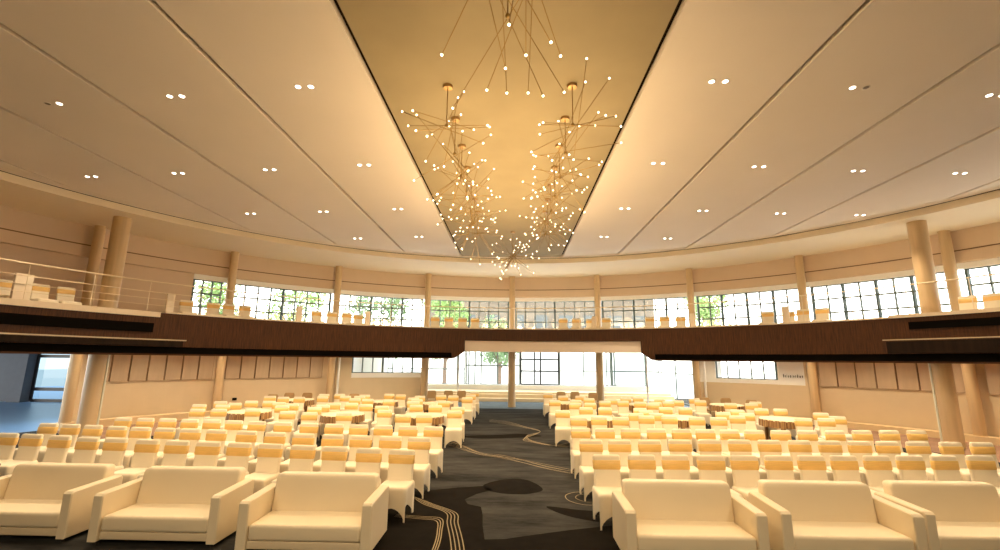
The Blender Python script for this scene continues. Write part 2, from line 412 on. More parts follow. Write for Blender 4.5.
# foyer steps and low wall under the glass
ST = MB(); ST.box((.55, 27.5, .085), (17.3, 3.2, .17)); ST.box((.55, 27.85, .26), (17.3, 2.5, .18)); ST.box((.55, 28.1, .40), (17.3, 2.0, .10))
struct(ST, 'trim_foyer_steps', M['plinth'])
LW = MB(); LW.box((.55, 29.3, .36), (17.4, .3, .72)); LW.box((.55, 29.15, .735), (17.4, .45, .03)); struct(LW, 'wall_foyer_low', M['white'])

# ------------------------------------------------------------------ windows
def frame_glass(name, a0, a1, z0, z1, r, nv, rows, heavy, glassm=None, fr=None):
    fm = MB(); t = .045
    P = [pol(W, r, a0 + (a1 - a0) * i / nv) for i in range(nv + 1)]
    for i, (x, y) in enumerate(P):
        hv = heavy and (i % heavy == 0)
        fm.bar((x, y, z0), (x, y, z1), .085 if hv else .05, 0 if hv else 1)
    for k in range(rows + 1):
        z = z0 + (z1 - z0) * k / rows
        for i in range(nv): fm.bar((*P[i], z), (*P[i + 1], z), .075 if k in (0, rows) else .06, 0 if k in (0, rows) else 1)
    o = fm.build(name, [fr or M['mull'], M['mullt']]); o['kind'] = 'structure'
    gm = MB(); vs = []
    for x, y in P: vs += [(x, y, z0), (x, y, z1)]
    gm.add(vs, [(2 * i, 2 * i + 2, 2 * i + 3, 2 * i + 1) for i in range(nv)])
    gm.build('pane', glassm or M['glass'], o)
    return o
wi = 1
for k in range(-4, 6):
    a0 = A0 + DA * k + .7; a1 = A0 + DA * (k + 1) - .7
    if k == -4: a0 = -53.1
    frame_glass('window_%d' % wi, a0, a1, 3.72, 5.36, RW + .28, 3 if k == -4 else 8, 3, 3 if k in (-2, 1) else 2 if k in (2, 3) else 4); wi += 1
frame_glass('window_%d' % wi, -29.2, -17.2, 1.62, 3.05, RW + .12, 7, 1, 3); wi += 1
wsl = MB(); wsl.arc(W, RW - .02, RW + .22, 1.40, 1.62, -29.3, -16.8, 2); struct(wsl, 'trim_sill_left', M['reveal'])
frame_glass('window_%d' % wi, 34, 42.4, 1.60, 3.05, RW + .12, 5, 1, 5); wi += 1
wsr = MB(); wsr.arc(W, RW - .02, RW + .22, 1.42, 1.60, 31.2, 42.6, 2); wsr.arc(W, RW - .02, RW + .22, 1.6, 3.05, 31.2, 34, 2); struct(wsr, 'trim_sill_right', M['reveal'])
# foyer glazing
gy = 29.3
def flat_window(name, x0, x1, z0, z1, xs, zs, fw, m, y=gy, glassm=None):
    fm = MB()
    for x in [x0, x1] + xs: fm.box((x, y, (z0 + z1) / 2), (fw, .06, z1 - z0))
    for z in [z0, z1] + zs: fm.box(((x0 + x1) / 2, y, z), (x1 - x0, .055, fw))
    o = fm.build(name, m); o['kind'] = 'structure'
    gm = MB(); gm.add([(x0, y, z0), (x1, y, z0), (x1, y, z1), (x0, y, z1)], [(0, 1, 2, 3)]); gm.build('pane', glassm or M['glass'], o)
    return o
flat_window('window_%d' % wi, -8.1, -3.1, .76, 3.2, [-3.6, -5.8], [1.7], .07, M['mullt']); wi += 1
flat_window('window_%d' % wi, -3.0, .42, .76, 3.2, [-2.85, -2.45, -2.05, -1.0], [1.95], .085, M['mullt']); wi += 1
flat_window('window_%d' % wi, .5, 2.9, .78, 3.2, [1.75, 1.38], [1.62, 2.35], .10, M['mullb']); wi += 1
flat_window('window_%d' % wi, 2.98, 6.2, .76, 3.2, [4.5, 5.7, 5.95], [1.65], .075, M['mullt']); wi += 1
flat_window('window_%d' % wi, 6.3, 9.3, .76, 3.2, [6.45, 8.4], [1.65], .10, M['mull']); wi += 1
sw = MB()
for y in (21.3, 24.0, 26.6, 29.2): sw.box((9.35, y, 1.6), (.07, .07, 3.2))
for z in (.05, 1.65, 3.17): sw.box((9.35, 25.25, z), (.06, 7.9, .06))
so_ = sw.build('window_side', M['mullt']); so_['kind'] = 'structure'
gm = MB(); gm.add([(9.35, 21.3, 0), (9.35, 29.2, 0), (9.35, 29.2, 3.2), (9.35, 21.3, 3.2)], [(0, 1, 2, 3)]); gm.build('pane', M['glass'], so_)
FC = MB(); FC.box((.55, 26.6, 3.35), (17.6, 5.9, .2)); struct(FC, 'ceiling_foyer', M['white'])

# ------------------------------------------------------------------ balcony
def zb(a):
    if a <= -12.0: return 2.36
    if a < -10.1: return 2.36 + (a + 12.0) / 1.9 * .30
    return 2.66
def zb2(a):
    if a >= 25.2: return 2.36
    if a > 23.4: return 2.66 - (a - 23.4) / 1.8 * .30
    return 2.66
BA = MB()
BA.arc(F, RF + .12, RF + 2.95, 3.12, 3.35, -96, 96, 2, 0, c1=None)
struct(BA, 'balcony_slab', M['soffit'])
zk = 3.66
FA = MB()
FA.arc(F, RF, RF + .14, 2.60, zk, -96, -12.0, 2); FA.arc(F, RF, RF + .14, zb, zk, -12.0, -10.1, .4)
FA.arc(F, RF, RF + .14, zb, lambda a: 2.61, -12.6, -12.0, .4)
FA.arc(F, RF, RF + .14, 3.14, zk, -10.1, 23.4, 2)
FA.arc(F, RF, RF + .14, zb2, zk, 23.4, 25.2, .4); FA.arc(F, RF, RF + .14, 2.60, zk, 25.2, 96, 2)
FA.arc(F, RF, RF + .14, 2.36, 2.61, 25.2, 25.8, .4)
struct(FA, 'balcony_fascia', M['fascia'])
SG = MB(); SG.arc(F, RF + .03, RF + .15, 2.38, 2.61, -96, -12.5, 2); SG.arc(F, RF + .03, RF + .15, 2.38, 2.61, 25.7, 96, 2); struct(SG, 'trim_shadow_gap', M['black'])  # black band stands in for the shade inside the gap
LP = MB(); LP.arc(F, RF + .01, RF + .15, 2.33, 2.38, -96, -12.5, 2); LP.arc(F, RF + .01, RF + .15, 2.33, 2.38, 25.7, 96, 2); struct(LP, 'trim_fascia_lip', M['lip'])
BM = MB(); BM.arc(F, RF + .16, RF + .5, 2.66, 3.2, -12.4, 25.6, 2)
BM.arc(F, RF + .15, RF + .5, 2.36, 2.66, -13.2, -12.0, .6); BM.arc(F, RF + .15, RF + .5, 2.36, 2.66, 25.2, 26.4, .6)
struct(BM, 'trim_opening_beam', M['beam'])
KB = MB(); KB.arc(F, RF - .02, RF + .3, zk, zk + .05, -59, 59, 2); KB.arc(F, RF - .05, RF + .3, 3.52, 3.68, -96, -59.6, 2); KB.arc(F, RF - .04, RF + .3, zk, 3.76, 59, 96, 2)
struct(KB, 'trim_balcony_kerb', M['kerb'])
SL = MB()
SL.arc(F, RF - .05, RF - .005, 3.04, 3.32, -96, -60.2, 2); struct(SL, 'trim_slot_shade_left', M['black'])  # raised black band painted as the dark of a recessed slot
SR = MB(); SR.arc(F, RF - .05, RF - .005, 3.31, 3.52, 61.0, 96, 2); struct(SR, 'trim_slot_shade_right', M['black'])  # same painted slot darkness on the right
T1 = MB(); T1.arc(F, RF - .04, RF - .005, 2.80, 2.835, -96, -56, 2); T1.arc(F, RF - .04, RF - .005, 3.0, 3.03, 58, 96, 2); struct(T1, 'trim_metal_strip', M['strip'])
T2 = MB(); T2.arc(F, RF - .07, RF - .006, 2.61, 2.78, -96, -56.4, 2); T2.arc(F, RF - .07, RF - .006, 2.61, 2.96, 58.4, 96, 2); struct(T2, 'trim_lower_fascia_board', M['fasciap'])

rl = thing('balcony_railing', 'slim pale metal railing with four wires along the whole balcony edge', 'railing', (*pol(F, RF + .12, 0), 3.7))
inv = Vector(rl.location)
def ringtube(r, z, rad, a0, a1, name):
    mb = MB(); n = int((a1 - a0) / 2)
    for i in range(n):
        p = pol(F, r, a0 + (a1 - a0) * i / n); q = pol(F, r, a0 + (a1 - a0) * (i + 1) / n)
        mb.tube(Vector((*p, z)) - inv, Vector((*q, z)) - inv, rad, 6)
    mb.build(name, M['rail'], rl)
ringtube(RF + .12, 4.64, .022, -95, 95, 'top_rail')
for z in (4.31, 4.10, 3.90): ringtube(RF + .12, z, .012 if z > 4.2 else .009, -95, -45, 'wire')
for i in range(-15, 16):
    p = pol(F, RF + .12, i * 6.1); mb = MB(); mb.tube(Vector((*p, 3.66)) - inv, Vector((*p, 4.62)) - inv, .010, 6); mb.build('baluster', M['rail'], rl)
def pier(a, w, h, label, z0=3.68):
    x, y = pol(F, RF + .34, a)
    o = MB().cushion((0, 0, h / 2), (w, .10, h), .012).build('balcony_pier', M['pier'], None, (x, y, z0)); o.rotation_euler.z = -R(a)
    tag(o, label, 'post', 'pale piers behind the balcony rail')
pier(-73.1, .36, .70, 'wide pale pier behind the balcony rail at the far left edge')
pier(-58.1, .22, .66, 'narrow pale pier where the left balcony windows begin')
pier(-40.0, .22, .64, 'pale pier standing alone before the left balcony windows')
pier(-28.4, .20, .62, 'pale pier at the right end of a balcony chair group, left of centre')
pier(14.9, .2, .60, 'short pale pier beside the column right of balcony centre')
pier(32.3, .2, .58, 'short pale pier just right of the second balcony column from centre')
pier(46.2, .22, .64, 'pale pier amid the chairs of the right balcony')
for k in ():
    pass

# ------------------------------------------------------------------ columns
names = {-4: 'slim veneered column at the end of the left panelled wall', -3: 'slim column on the left between two panelled wall bays', -2: 'slim column left of the low window on the left',
         -1: 'slim column at the left side of the central foyer opening', 0: 'slim round column standing in the middle of the foyer opening', 1: 'slim round column right of the middle one in the foyer opening',
         2: 'slim column at the right side of the foyer opening', 3: 'slim column right of the white lettered panel', 4: 'slim column on the far right behind the thick one', 5: 'slim column beyond the right edge of the view'}
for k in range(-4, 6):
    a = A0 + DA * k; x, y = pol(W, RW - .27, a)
    t = thing('column', names[k], 'column', (x, y, 0), 0, 'slim columns around the hall')
    MB().lathe([(.155, 0), (.155, HS)], 24).build('shaft', M['column'], t)
    MB().lathe([(.17, 0), (.17, .06), (.157, .065)], 24).build('base_ring', M['kerb'], t)
    if k in (-1, 0, 1): MB().lathe([(.19, 0), (.19, 3.1)], 24).build('lower_casing', M['column'], t)
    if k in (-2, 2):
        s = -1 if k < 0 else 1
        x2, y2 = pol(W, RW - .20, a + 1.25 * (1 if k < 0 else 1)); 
        MB().lathe([(.055, .25), (.055, 3.1)], 12, (x2 - x, y2 - y, 0)).build('daylight_strip', M['white'], t)  # white strip stands in for reflections and daylight beside the column
for x, y, lab, s in ((-12.45, 13.3, 'thick round veneered column rising through the left side of the balcony', 1), (12.42, 13.62, 'thick round veneered column rising through the right side of the balcony', -1)):
    t = thing('thick_column', lab, 'column', (x, y, 0), 0, 'thick columns behind the balcony front')
    MB().lathe([(.235, 0), (.235, HS)], 32).build('shaft', M['column'], t)
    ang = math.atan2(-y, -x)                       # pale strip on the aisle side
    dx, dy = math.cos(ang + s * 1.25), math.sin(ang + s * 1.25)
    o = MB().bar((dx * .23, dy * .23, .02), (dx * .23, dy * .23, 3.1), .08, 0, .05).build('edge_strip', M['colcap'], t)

for x, y, lab in ((-2.78, 23.1, 'thin white post left of the middle column in the foyer opening'), (6.4, 22.1, 'thin white post right of centre in the foyer opening')):
    t = MB().lathe([(.07, 0), (.07, .03), (.04, .035), (.04, 3.1)], 16).build('thin_post', M['white'], None, (x, y, 0)); tag(t, lab, 'post')
# ------------------------------------------------------------------ lobby at far left
LB = MB(); LB.box((-29, 22.6, 1.7), (9.0, .2, 3.4)); LB.box((-21.5, 22.6, 3.2), (6.4, .2, .5))
struct(LB, 'wall_lobby', M['lobbyw'])
LC = MB(); LC.box((-26, 12, 3.5), (18, 22, .2)); struct(LC, 'ceiling_lobby', M['lobbyw'])
jm = MB(); jm.box((-24.6, 22.3, 1.7), (.7, .5, 3.4)); struct(jm, 'trim_lobby_jamb', M['lobbyw'])
flat_window('window_%d' % wi, -24.2, -18.4, .06, 2.95, [-22.3, -20.4], [.62, 2.25], .16, M['mullb'], 22.5, M['glassb']); wi += 1
LS = MB(); LS.box((-16.5, 22.4, 1.7), (4.2, .3, 3.4)); struct(LS, 'wall_lobby_side', M['lobbyw'])

# ------------------------------------------------------------------ banquet chair (faces -Y)
def make_chair(name='covered_chair'):
    t = thing(name, '', 'chair')
    # stretch cover of seat and legs: arched hems between four pointed feet
    m = MB(); hw, yf, yb = .225, -.43, .03
    zt = .455
    def ring(z, ins):
        w = hw - ins; a = yf + ins; b = yb - ins * .3
        n = 8; pts = []
        for i in range(n): pts.append((-w + 2 * w * i / n, a, z))
        for i in range(n): pts.append((w, a + (b - a) * i / n, z))
        for i in range(n): pts.append((w - 2 * w * i / n, b, z))
        for i in range(n): pts.append((-w, b + (a - b) * i / n, z))
        return pts
    rows = []
    for z, ins in ((zt + .012, .05), (zt + .01, .02), (zt - .008, .004), (zt - .04, 0)): rows.append(ring(z, ins))
    for fz in (.66, .33, 0.0):
        rr = []
        for i, (x, y, z) in enumerate(ring(0, 0)):
            u = (i % 8) / 8.0; s = math.sin(PI * u) ** .7 if u > 0 else 0
            hem = .17 * s; zz = hem + (zt - .04 - hem) * fz
            pin = .05 * s * (1 - fz) ** 1.0
            if i < 8: y += pin
            elif i < 16: x -= pin
            elif i < 24: y -= pin * .5
            else: x += pin
            rr.append((x, y, zz))
        rows.append(rr)
    N = 32; vs = [p for r_ in rows for p in r_]
    m.add(vs, [(l * N + i, (l + 1) * N + i, (l + 1) * N + (i + 1) % N, l * N + (i + 1) % N) for l in range(len(rows) - 1) for i in range(N)], 0, True)
    m.add(rows[0], [tuple(range(N))], 0)
    m.build('seat_cover', M['cover'], t)
    b = MB(); lv = []
    for z, w, d in ((.40, .205, .045), (.50, .200, .036), (.64, .198, .032), (.78, .203, .030), (.86, .207, .028), (.885, .203, .024), (.898, .190, .016), (.903, .165, .006)):
        lv.append(((0, .0 + (z - .45) * .10, z), w, d, .03))
    b.loft(lv); b.build('back_cover', M['cover'], t)
    s = MB(); lv = []
    for z, e in ((.700, .0), (.708, .006), (.765, .0055), (.822, .006), (.829, .0)):
        lv.append(((0, (z - .45) * .10, z), .200 + e + (z - .67) * .03, .032 + e, .03))
    s.loft(lv); s.build('sash', M['sash'], t)
    for sx in (-1, 1):
        for yy in (-.415, .012):
            MB().tube((sx * .208, yy, 0.0), (sx * .208, yy, .05), .013, 6).build('leg', M['cover'], t)
    return register(t)
chairP = make_chair()
def make_plain():
    t = thing('upholstered_chair', '', 'chair')
    MB().cushion((0, -.2, .455), (.44, .43, .07), .025).build('seat', M['tan'], t)
    b = MB(); b.loft([((0, (z - .45) * .12, z), w, .022, .02) for z, w in ((.56, .19), (.60, .21), (.80, .21), (.87, .19), (.895, .15))]); b.build('backrest', M['tan'], t)
    for sx in (-1, 1):
        MB().tube((sx * .19, -.38, 0), (sx * .19, -.38, .44), .014, 6).build('leg', M['wood'], t)
        k = MB(); k.tube((sx * .18, .05, 0), (sx * .18, .0, .45), .014, 6); k.tube((sx * .18, .0, .45), (sx * .18, .03, .62), .014, 6); k.build('leg', M['wood'], t)
    return register(t)
plainP = make_plain()

def yfor(block, row, x):
    pass
rows = {
 ('left', 1): [(-9.07, 8.17), (-8.56, 8.11), (-7.94, 8.01), (-7.33, 7.90), (-6.80, 7.86), (-6.16, 7.76), (-5.61, 7.71), (-5.05, 7.66), (-4.50, 7.62), (-3.95, 7.57), (-3.38, 7.50), (-2.83, 7.42), (-2.25, 7.33), (-1.72, 7.27)],
 ('left', 2): [(-9.60, 9.40), (-9.06, 9.33), (-8.50, 9.24), (-7.93, 9.16), (-7.39, 9.09), (-6.85, 9.04), (-6.30, 8.99), (-5.74, 8.93), (-5.09, 8.83), (-4.47, 8.70), (-3.88, 8.60), (-3.31, 8.54), (-2.77, 8.50), (-2.22, 8.47), (-1.68, 8.40)],
 ('left', 3): [(-8.90, 10.42), (-8.36, 10.40), (-7.83, 10.38), (-7.29, 10.34), (-6.75, 10.30), (-6.20, 10.23), (-5.64, 10.15), (-5.02, 10.08), (-4.40, 9.99), (-3.83, 9.93), (-3.28, 9.88), (-2.74, 9.83), (-2.20, 9.78), (-1.66, 9.75)],
 ('right', 1): [(1.42, 7.14), (1.96, 7.18), (2.48, 7.21), (3.02, 7.23), (3.54, 7.27), (4.07, 7.30), (4.59, 7.34), (5.11, 7.38), (5.64, 7.42), (6.18, 7.47), (6.73, 7.51), (7.33, 7.56)],
 ('right', 2): [(1.41, 8.44), (1.93, 8.47), (2.48, 8.52), (3.05, 8.60), (3.61, 8.66), (4.17, 8.70), (4.72, 8.72), (5.28, 8.74), (5.83, 8.75), (6.37, 8.76), (6.88, 8.77), (7.43, 8.78), (8.04, 8.80), (8.62, 8.83)],
 ('right', 3): [(1.44, 9.89), (1.95, 9.89), (2.49, 9.91), (3.04, 9.92), (3.57, 9.94), (4.07, 9.94), (4.57, 9.93), (5.08, 9.93), (5.64, 9.96), (6.22, 10.0), (6.82, 10.04), (7.45, 10.14), (8.07, 10.21), (8.70, 10.27)],
}
rn = {1: 'front', 2: 'second', 3: 'third'}
for (bl, rr), pts in rows.items():
    pts = sorted(pts, key=lambda p: abs(p[0]))
    slope = .12 if bl == 'left' else .055
    for i, (x, y) in enumerate(pts):
        rz = (-math.atan(slope) if bl == 'left' else math.atan(slope)) * .5 + R(rnd.uniform(-1.6, 1.6))
        lab = 'cream covered chair, gold sash, %s theatre row of %s block, %s from the aisle' % (rn[rr], bl, ORD[i + 1])
        place('c', chairP, (x * 1.01 if bl == 'left' else x, y + .05, 0), rz, lab, '%s theatre row of the %s block' % (rn[rr], bl))

# tables
TB = {'LA3': (-7.75, 13.45), 'LA2': (-4.85, 13.15), 'LA1': (-2.55, 13.10), 'LB1': (-2.75, 16.75), 'LB2': (-4.9, 17.2), 'LB3': (-8.2, 17.4),
      'RA1': (2.25, 13.05), 'RA2': (4.75, 13.45), 'RA3': (7.65, 13.45), 'RB1': (2.0, 17.6), 'RB2': (4.75, 17.25), 'RB3': (8.0, 17.6)}
def table_phrase(k):
    return '%s %s table, %s block' % ({'1': 'aisle-side', '2': 'middle', '3': 'outer'}[k[2]], {'A': 'nearer', 'B': 'farther'}[k[1]], {'L': 'left', 'R': 'right'}[k[0]])
RT = .58
tb0 = None
for k, (x, y) in TB.items():
    lab = 'round table with cream top and pleated brown skirt, ' + {'1': 'beside the aisle', '2': 'middle', '3': 'nearest the wall'}[k[2]] + (', nearer row, ' if k[1] == 'A' else ', farther row, ') + {'L': 'left block', 'R': 'right block'}[k[0]]
    if tb0 is None:
        t = thing('round_table', lab, 'table', (x, y, 0), 0, 'round tables behind the theatre rows')
        MB().lathe([(.05, .70), (RT - .01, .70), (RT, .705), (RT + .004, .735), (RT - .01, .748), (1e-4, .75)], 40).build('tabletop', M['cloth'], t)
        sk = MB(); n = 96; vs = []
        for zz, ext in ((.728, .0), (.64, .004), (.54, .008)):
            for i in range(n):
                a = 2 * PI * i / n; r = RT + .004 + ext + (.010 + ext) * math.sin(i * 2 * PI / 4)
                vs.append((r * math.cos(a), r * math.sin(a), zz))
        sk.add(vs, [(l * n + i, (l + 1) * n + i, (l + 1) * n + (i + 1) % n, l * n + (i + 1) % n) for l in range(2) for i in range(n)], 0, True)
        sk.build('pleated_skirt', M['skirt'], t)
        for a in range(4):
            MB().bar((.42 * math.cos(a * PI / 2 + .8), .42 * math.sin(a * PI / 2 + .8), 0), (.42 * math.cos(a * PI / 2 + .8), .42 * math.sin(a * PI / 2 + .8), .70), .07).build('leg', M['skirt'], t)
        tb0 = register(t)
    else:
        dup(tb0, (x, y, 0), rnd.uniform(0, 6), lab)

TL = [(-9.37,13.56),(-8.61,12.41),(-9.37,14.55),(-8.05,12.47),(-8.54,14.85),(-7.98,14.92),(-7.18,12.6),(-8.32,16.49),(-7.77,16.57),(-7.46,18.0),(-7.06,16.92),(-6.9,18.2),(-6.33,17.27),(-5.61,16.27),(-5.7,14.57),(-5.15,14.63),(-5.98,12.15),(-5.32,12.0),(-4.40,12.0),(-5.0,18.52),(-4.5,18.3),(-5.12,16.1),(-3.57,12.8),(-3.51,16.81),(-3.59,17.73),(-2.82,11.84),(-2.27,11.84),(-3.0,14.3),(-2.4,14.25),(-2.87,18.35),(-2.35,18.12),(-1.72,17.3),(-2.35,15.75),(-1.62,12.85)]
TR = [(-1.70,20.3),(-1.72,18.7),(1.52,20.0),(1.5,16.6),(1.42,13.3),(2.03,18.75),(2.73,18.77),(2.09,15.67),(2.62,15.74),(2.24,14.25),(2.80,14.2),(3.28,16.6),(2.2,11.94),(2.74,11.92),(3.38,12.8),(3.72,17.5),(4.99,18.55),(4.76,14.6),(5.35,14.55),(3.5,12.35),(4.1,12.3),(6.08,17.22),(6.95,17.36),(5.97,13.37),(7.6,16.4),(8.3,16.35),(6.55,13.2),(4.75,12.15),(5.3,12.15),(6.0,12.6),(8.27,14.59),(7.7,14.6),(7.5,12.25),(8.85,13.61),(8.12,12.3),(8.72,12.75)]
PLN = [(-9.1,18.5),(-8.4,18.6),(-9.3,17.6),(-6.4,18.4),(-3.7,20.9),(-2.95,21.0),(-2.36,21.1),(2.2,21.2),(2.85,21.3),(3.6,20.85),(7.7,18.8),(8.5,18.7),(9.15,18.0)]
allc = [[x, y, 'c'] for x, y in TL + TR] + [[x, y, 'p'] for x, y in PLN]
# all of them look to the stage: near-side chairs stand with their backs to the table
def clear_t(c):
    for k, (tx, ty) in TB.items():
        # the chair back (tall) must miss the table; the seat may slide under its rim
        ex, ey = max(abs(c[0] - tx) - .23, 0), max(abs(c[1] - ty) - .06, 0)
        sx, sy = max(abs(c[0] - tx) - .20, 0), max(abs(c[1] - .22 - ty) - .18, 0)
        if math.hypot(ex, ey) < RT + .04 or math.hypot(sx, sy) < RT - .10: return k, 9
    return None
for it in range(120):
    for c in allc:
        q = clear_t(c)
        if q:
            tx, ty = TB[q[0]]; L = math.hypot(c[0], c[1]); s_ = -1 if c[1] - ty < .3 else 1
            c[0] += s_ * c[0] / L * .03; c[1] += s_ * .03
    for i in range(len(allc)):
        for j in range(i):
            a, b = allc[i], allc[j]; dx, dy = a[0] - b[0], a[1] - b[1]
            if abs(dx) < .51 and abs(dy) < .53:
                if abs(dx) / .51 > abs(dy) / .53: q = (.52 - abs(dx)) / 2 * (1 if dx > 0 else -1); a[0] += q; b[0] -= q
                else: q = (.54 - abs(dy)) / 2 * (1 if dy > 0 else -1); a[1] += q; b[1] -= q
keep = []
for c in allc:
    q = clear_t(c)
    if q: continue
    if any(abs(c[0] - o[0]) < .47 and abs(c[1] - o[1]) < .48 for o in keep): continue
    keep.append(c)
allc = keep
for k, (tx, ty) in TB.items():
    for dx, dy in ((-.27, -.82), (.27, -.82), (-.8, -.55), (.8, -.55), (-.3, 1.08), (.3, 1.08), (-.9, .1), (.9, .1), (-.9, .7), (.9, .7), (0, -.82), (0, 1.08), (-.6, -1.3), (.6, -1.3), (0, -1.4)):
        x, y = tx + dx, ty + dy
        if abs(x) < 1.5 or y < 11.3 or math.hypot(x - W[0], y - W[1]) > 14.9: continue
        if any(abs(c[0] - x) < .52 and abs(c[1] - y) < .55 for c in allc) or clear_t((x, y)): continue
        allc.append([x, y, 'c'])
groups = {}
for x, y, kd in allc:
    k = min(TB, key=lambda n: math.hypot(TB[n][0] - x, TB[n][1] - y)); groups.setdefault(k, []).append((x, y, kd))
for k, cs in groups.items():
    tx, ty = TB[k]
    for side in ('near', 'far'):
        sel = sorted([c for c in cs if (c[1] < ty) == (side == 'near')])
        for i, (x, y, kd) in enumerate(sel):
            rz = math.atan2(tx - x, -(ty - y))     # front (-Y) points to the table
            rz = R(rnd.uniform(-5, 5)) - x * .012
            pos = ', %s from left' % ORD[i + 1] if len(sel) > 1 else ''
            if kd == 'c': lab = 'cream covered chair on %s side of the %s%s' % (side, table_phrase(k), pos)
            else: lab = 'bare tan chair on %s side of the %s%s' % (side, table_phrase(k), pos)
            cx, cy = x, y
            place(kd, chairP if kd == 'c' else plainP, (cx, cy, 0), rz, lab, 'chairs around the ' + table_phrase(k))

# balcony chairs
BC = [(-72.9, 0), (-70.3, 0), (-68.0, 0), (-55.1, 0), (-51.7, 0), (-49.6, 0), (-47.4, 0), (-36.5, 0), (-34.0, 0), (-31.5, 0), (-29.2, .5), (-15.6, 0), (-13.0, 0), (-10.4, 0), (-8.0, 0), (8.9, 0), (11.4, 0), (13.9, .3),
      (16.9, 0), (24.6, 0), (27.1, 0), (29.6, .3), (43.0, 0), (45.3, .5), (47.7, 0), (50.1, 0), (65.2, 0), (67.3, 0), (69.7, 0), (72.0, .1)]
for i, (a, dr) in enumerate(BC):
    x, y = pol(F, RF + 1.0 + dr, a)
    place('c', chairP, (x, y, 3.35), -R(a) + R(rnd.uniform(-5, 5)), 'cream covered chair up on the balcony, %s chair from the left end' % ORD[i + 1], 'covered chairs on the balcony')

# ------------------------------------------------------------------ sofas (face -Y, origin front centre)
def make_sofa(w=1.61, d=.78):
    t = thing('sofa', '', 'sofa'); aw = .125
    MB().cushion((0, d / 2 + .01, .11), (w - 2 * aw + .01, d - .06, .09), .012).build('base', M['leatherb'], t)
    MB().cushion((0, d / 2 - .06, .25), (w - 2 * aw - .006, d - .16, .185), .04).build('seat_cushion', M['leather'], t)
    b = MB()
    hw = w / 2 - aw - .002
    b.loft([((0, d - .17 + (z - .3) * .16, z), hw - e, .085 - e * .6, .03) for z, e in ((.28, .01), (.36, 0), (.71, 0), (.745, .006), (.765, .02), (.775, .045))]); b.build('backrest', M['leather'], t)
    for s in (-1, 1):
        x = s * (w / 2 - aw / 2); m = MB()
        # panel arm: top drops gently to the front
        prof = [(0, .05), (d - .02, .05), (d - .02, .60), (d - .05, .625), (.03, .60), (.0, .575)]
        vs = []
        for e, hx in ((.014, aw / 2), (0, aw / 2 - .014)): pass
        layers = [(-aw / 2, .012), (-aw / 2 + .012, 0), (aw / 2 - .012, 0), (aw / 2, .012)]
        cy, cz = d / 2, .34
        for dx, ins in layers:
            for (yy, zz) in prof:
                sy = 1 - ins / (d / 2); sz = 1 - ins / .3
                vs.append((x + dx, cy + (yy - cy) * sy, cz + (zz - cz) * sz))
        n = len(prof)
        fs = [(l * n + i, l * n + (i + 1) % n, (l + 1) * n + (i + 1) % n, (l + 1) * n + i) for l in range(3) for i in range(n)]
        m.add(vs, fs); m.add(vs[:n], [tuple(range(n - 1, -1, -1))]); m.add(vs[-n:], [tuple(range(n))]); m.build('armrest', M['leather'], t)
        for yy in (.08, d - .1): MB().tube((x * .97, yy, 0), (x * .97, yy, .075), .02, 8).build('foot', M['dark'], t)
    return register(t)
sofaP = make_sofa()
SF = [(-6.38, 5.92, 0, 'cream two-seat sofa at the far left end of the front row'), (-4.43, 5.86, .5, 'cream sofa in the middle of the three left of the aisle'), (-2.47, 5.68, .3, 'cream sofa just left of the aisle'),
      (2.11, 5.62, -.2, 'cream sofa just right of the aisle'), (3.92, 5.70, -.5, 'cream sofa in the middle of the three right of the aisle'), (5.62, 5.80, .6, 'cream sofa at the far right end of the front row')]
for x, y, a, lab in SF:
    place('s', sofaP, (x, y, 0), R(a), lab, 'cream sofas along the front')
# low brown side table at far left
t = thing('side_table', 'low brown wooden side table left of the leftmost sofa', 'table', (-8.05, 6.75, 0))
MB().cushion((0, 0, .66), (.6, .45, .05), .015).build('tabletop', M['wood'], t); MB().cushion((0, 0, .40), (.54, .4, .47), .01).build('box', M['wood'], t)
for sx in (-1, 1):
    for sy in (-1, 1): MB().tube((sx * .22, sy * .15, 0), (sx * .22, sy * .15, .18), .018, 8).build('leg', M['dark'], t)

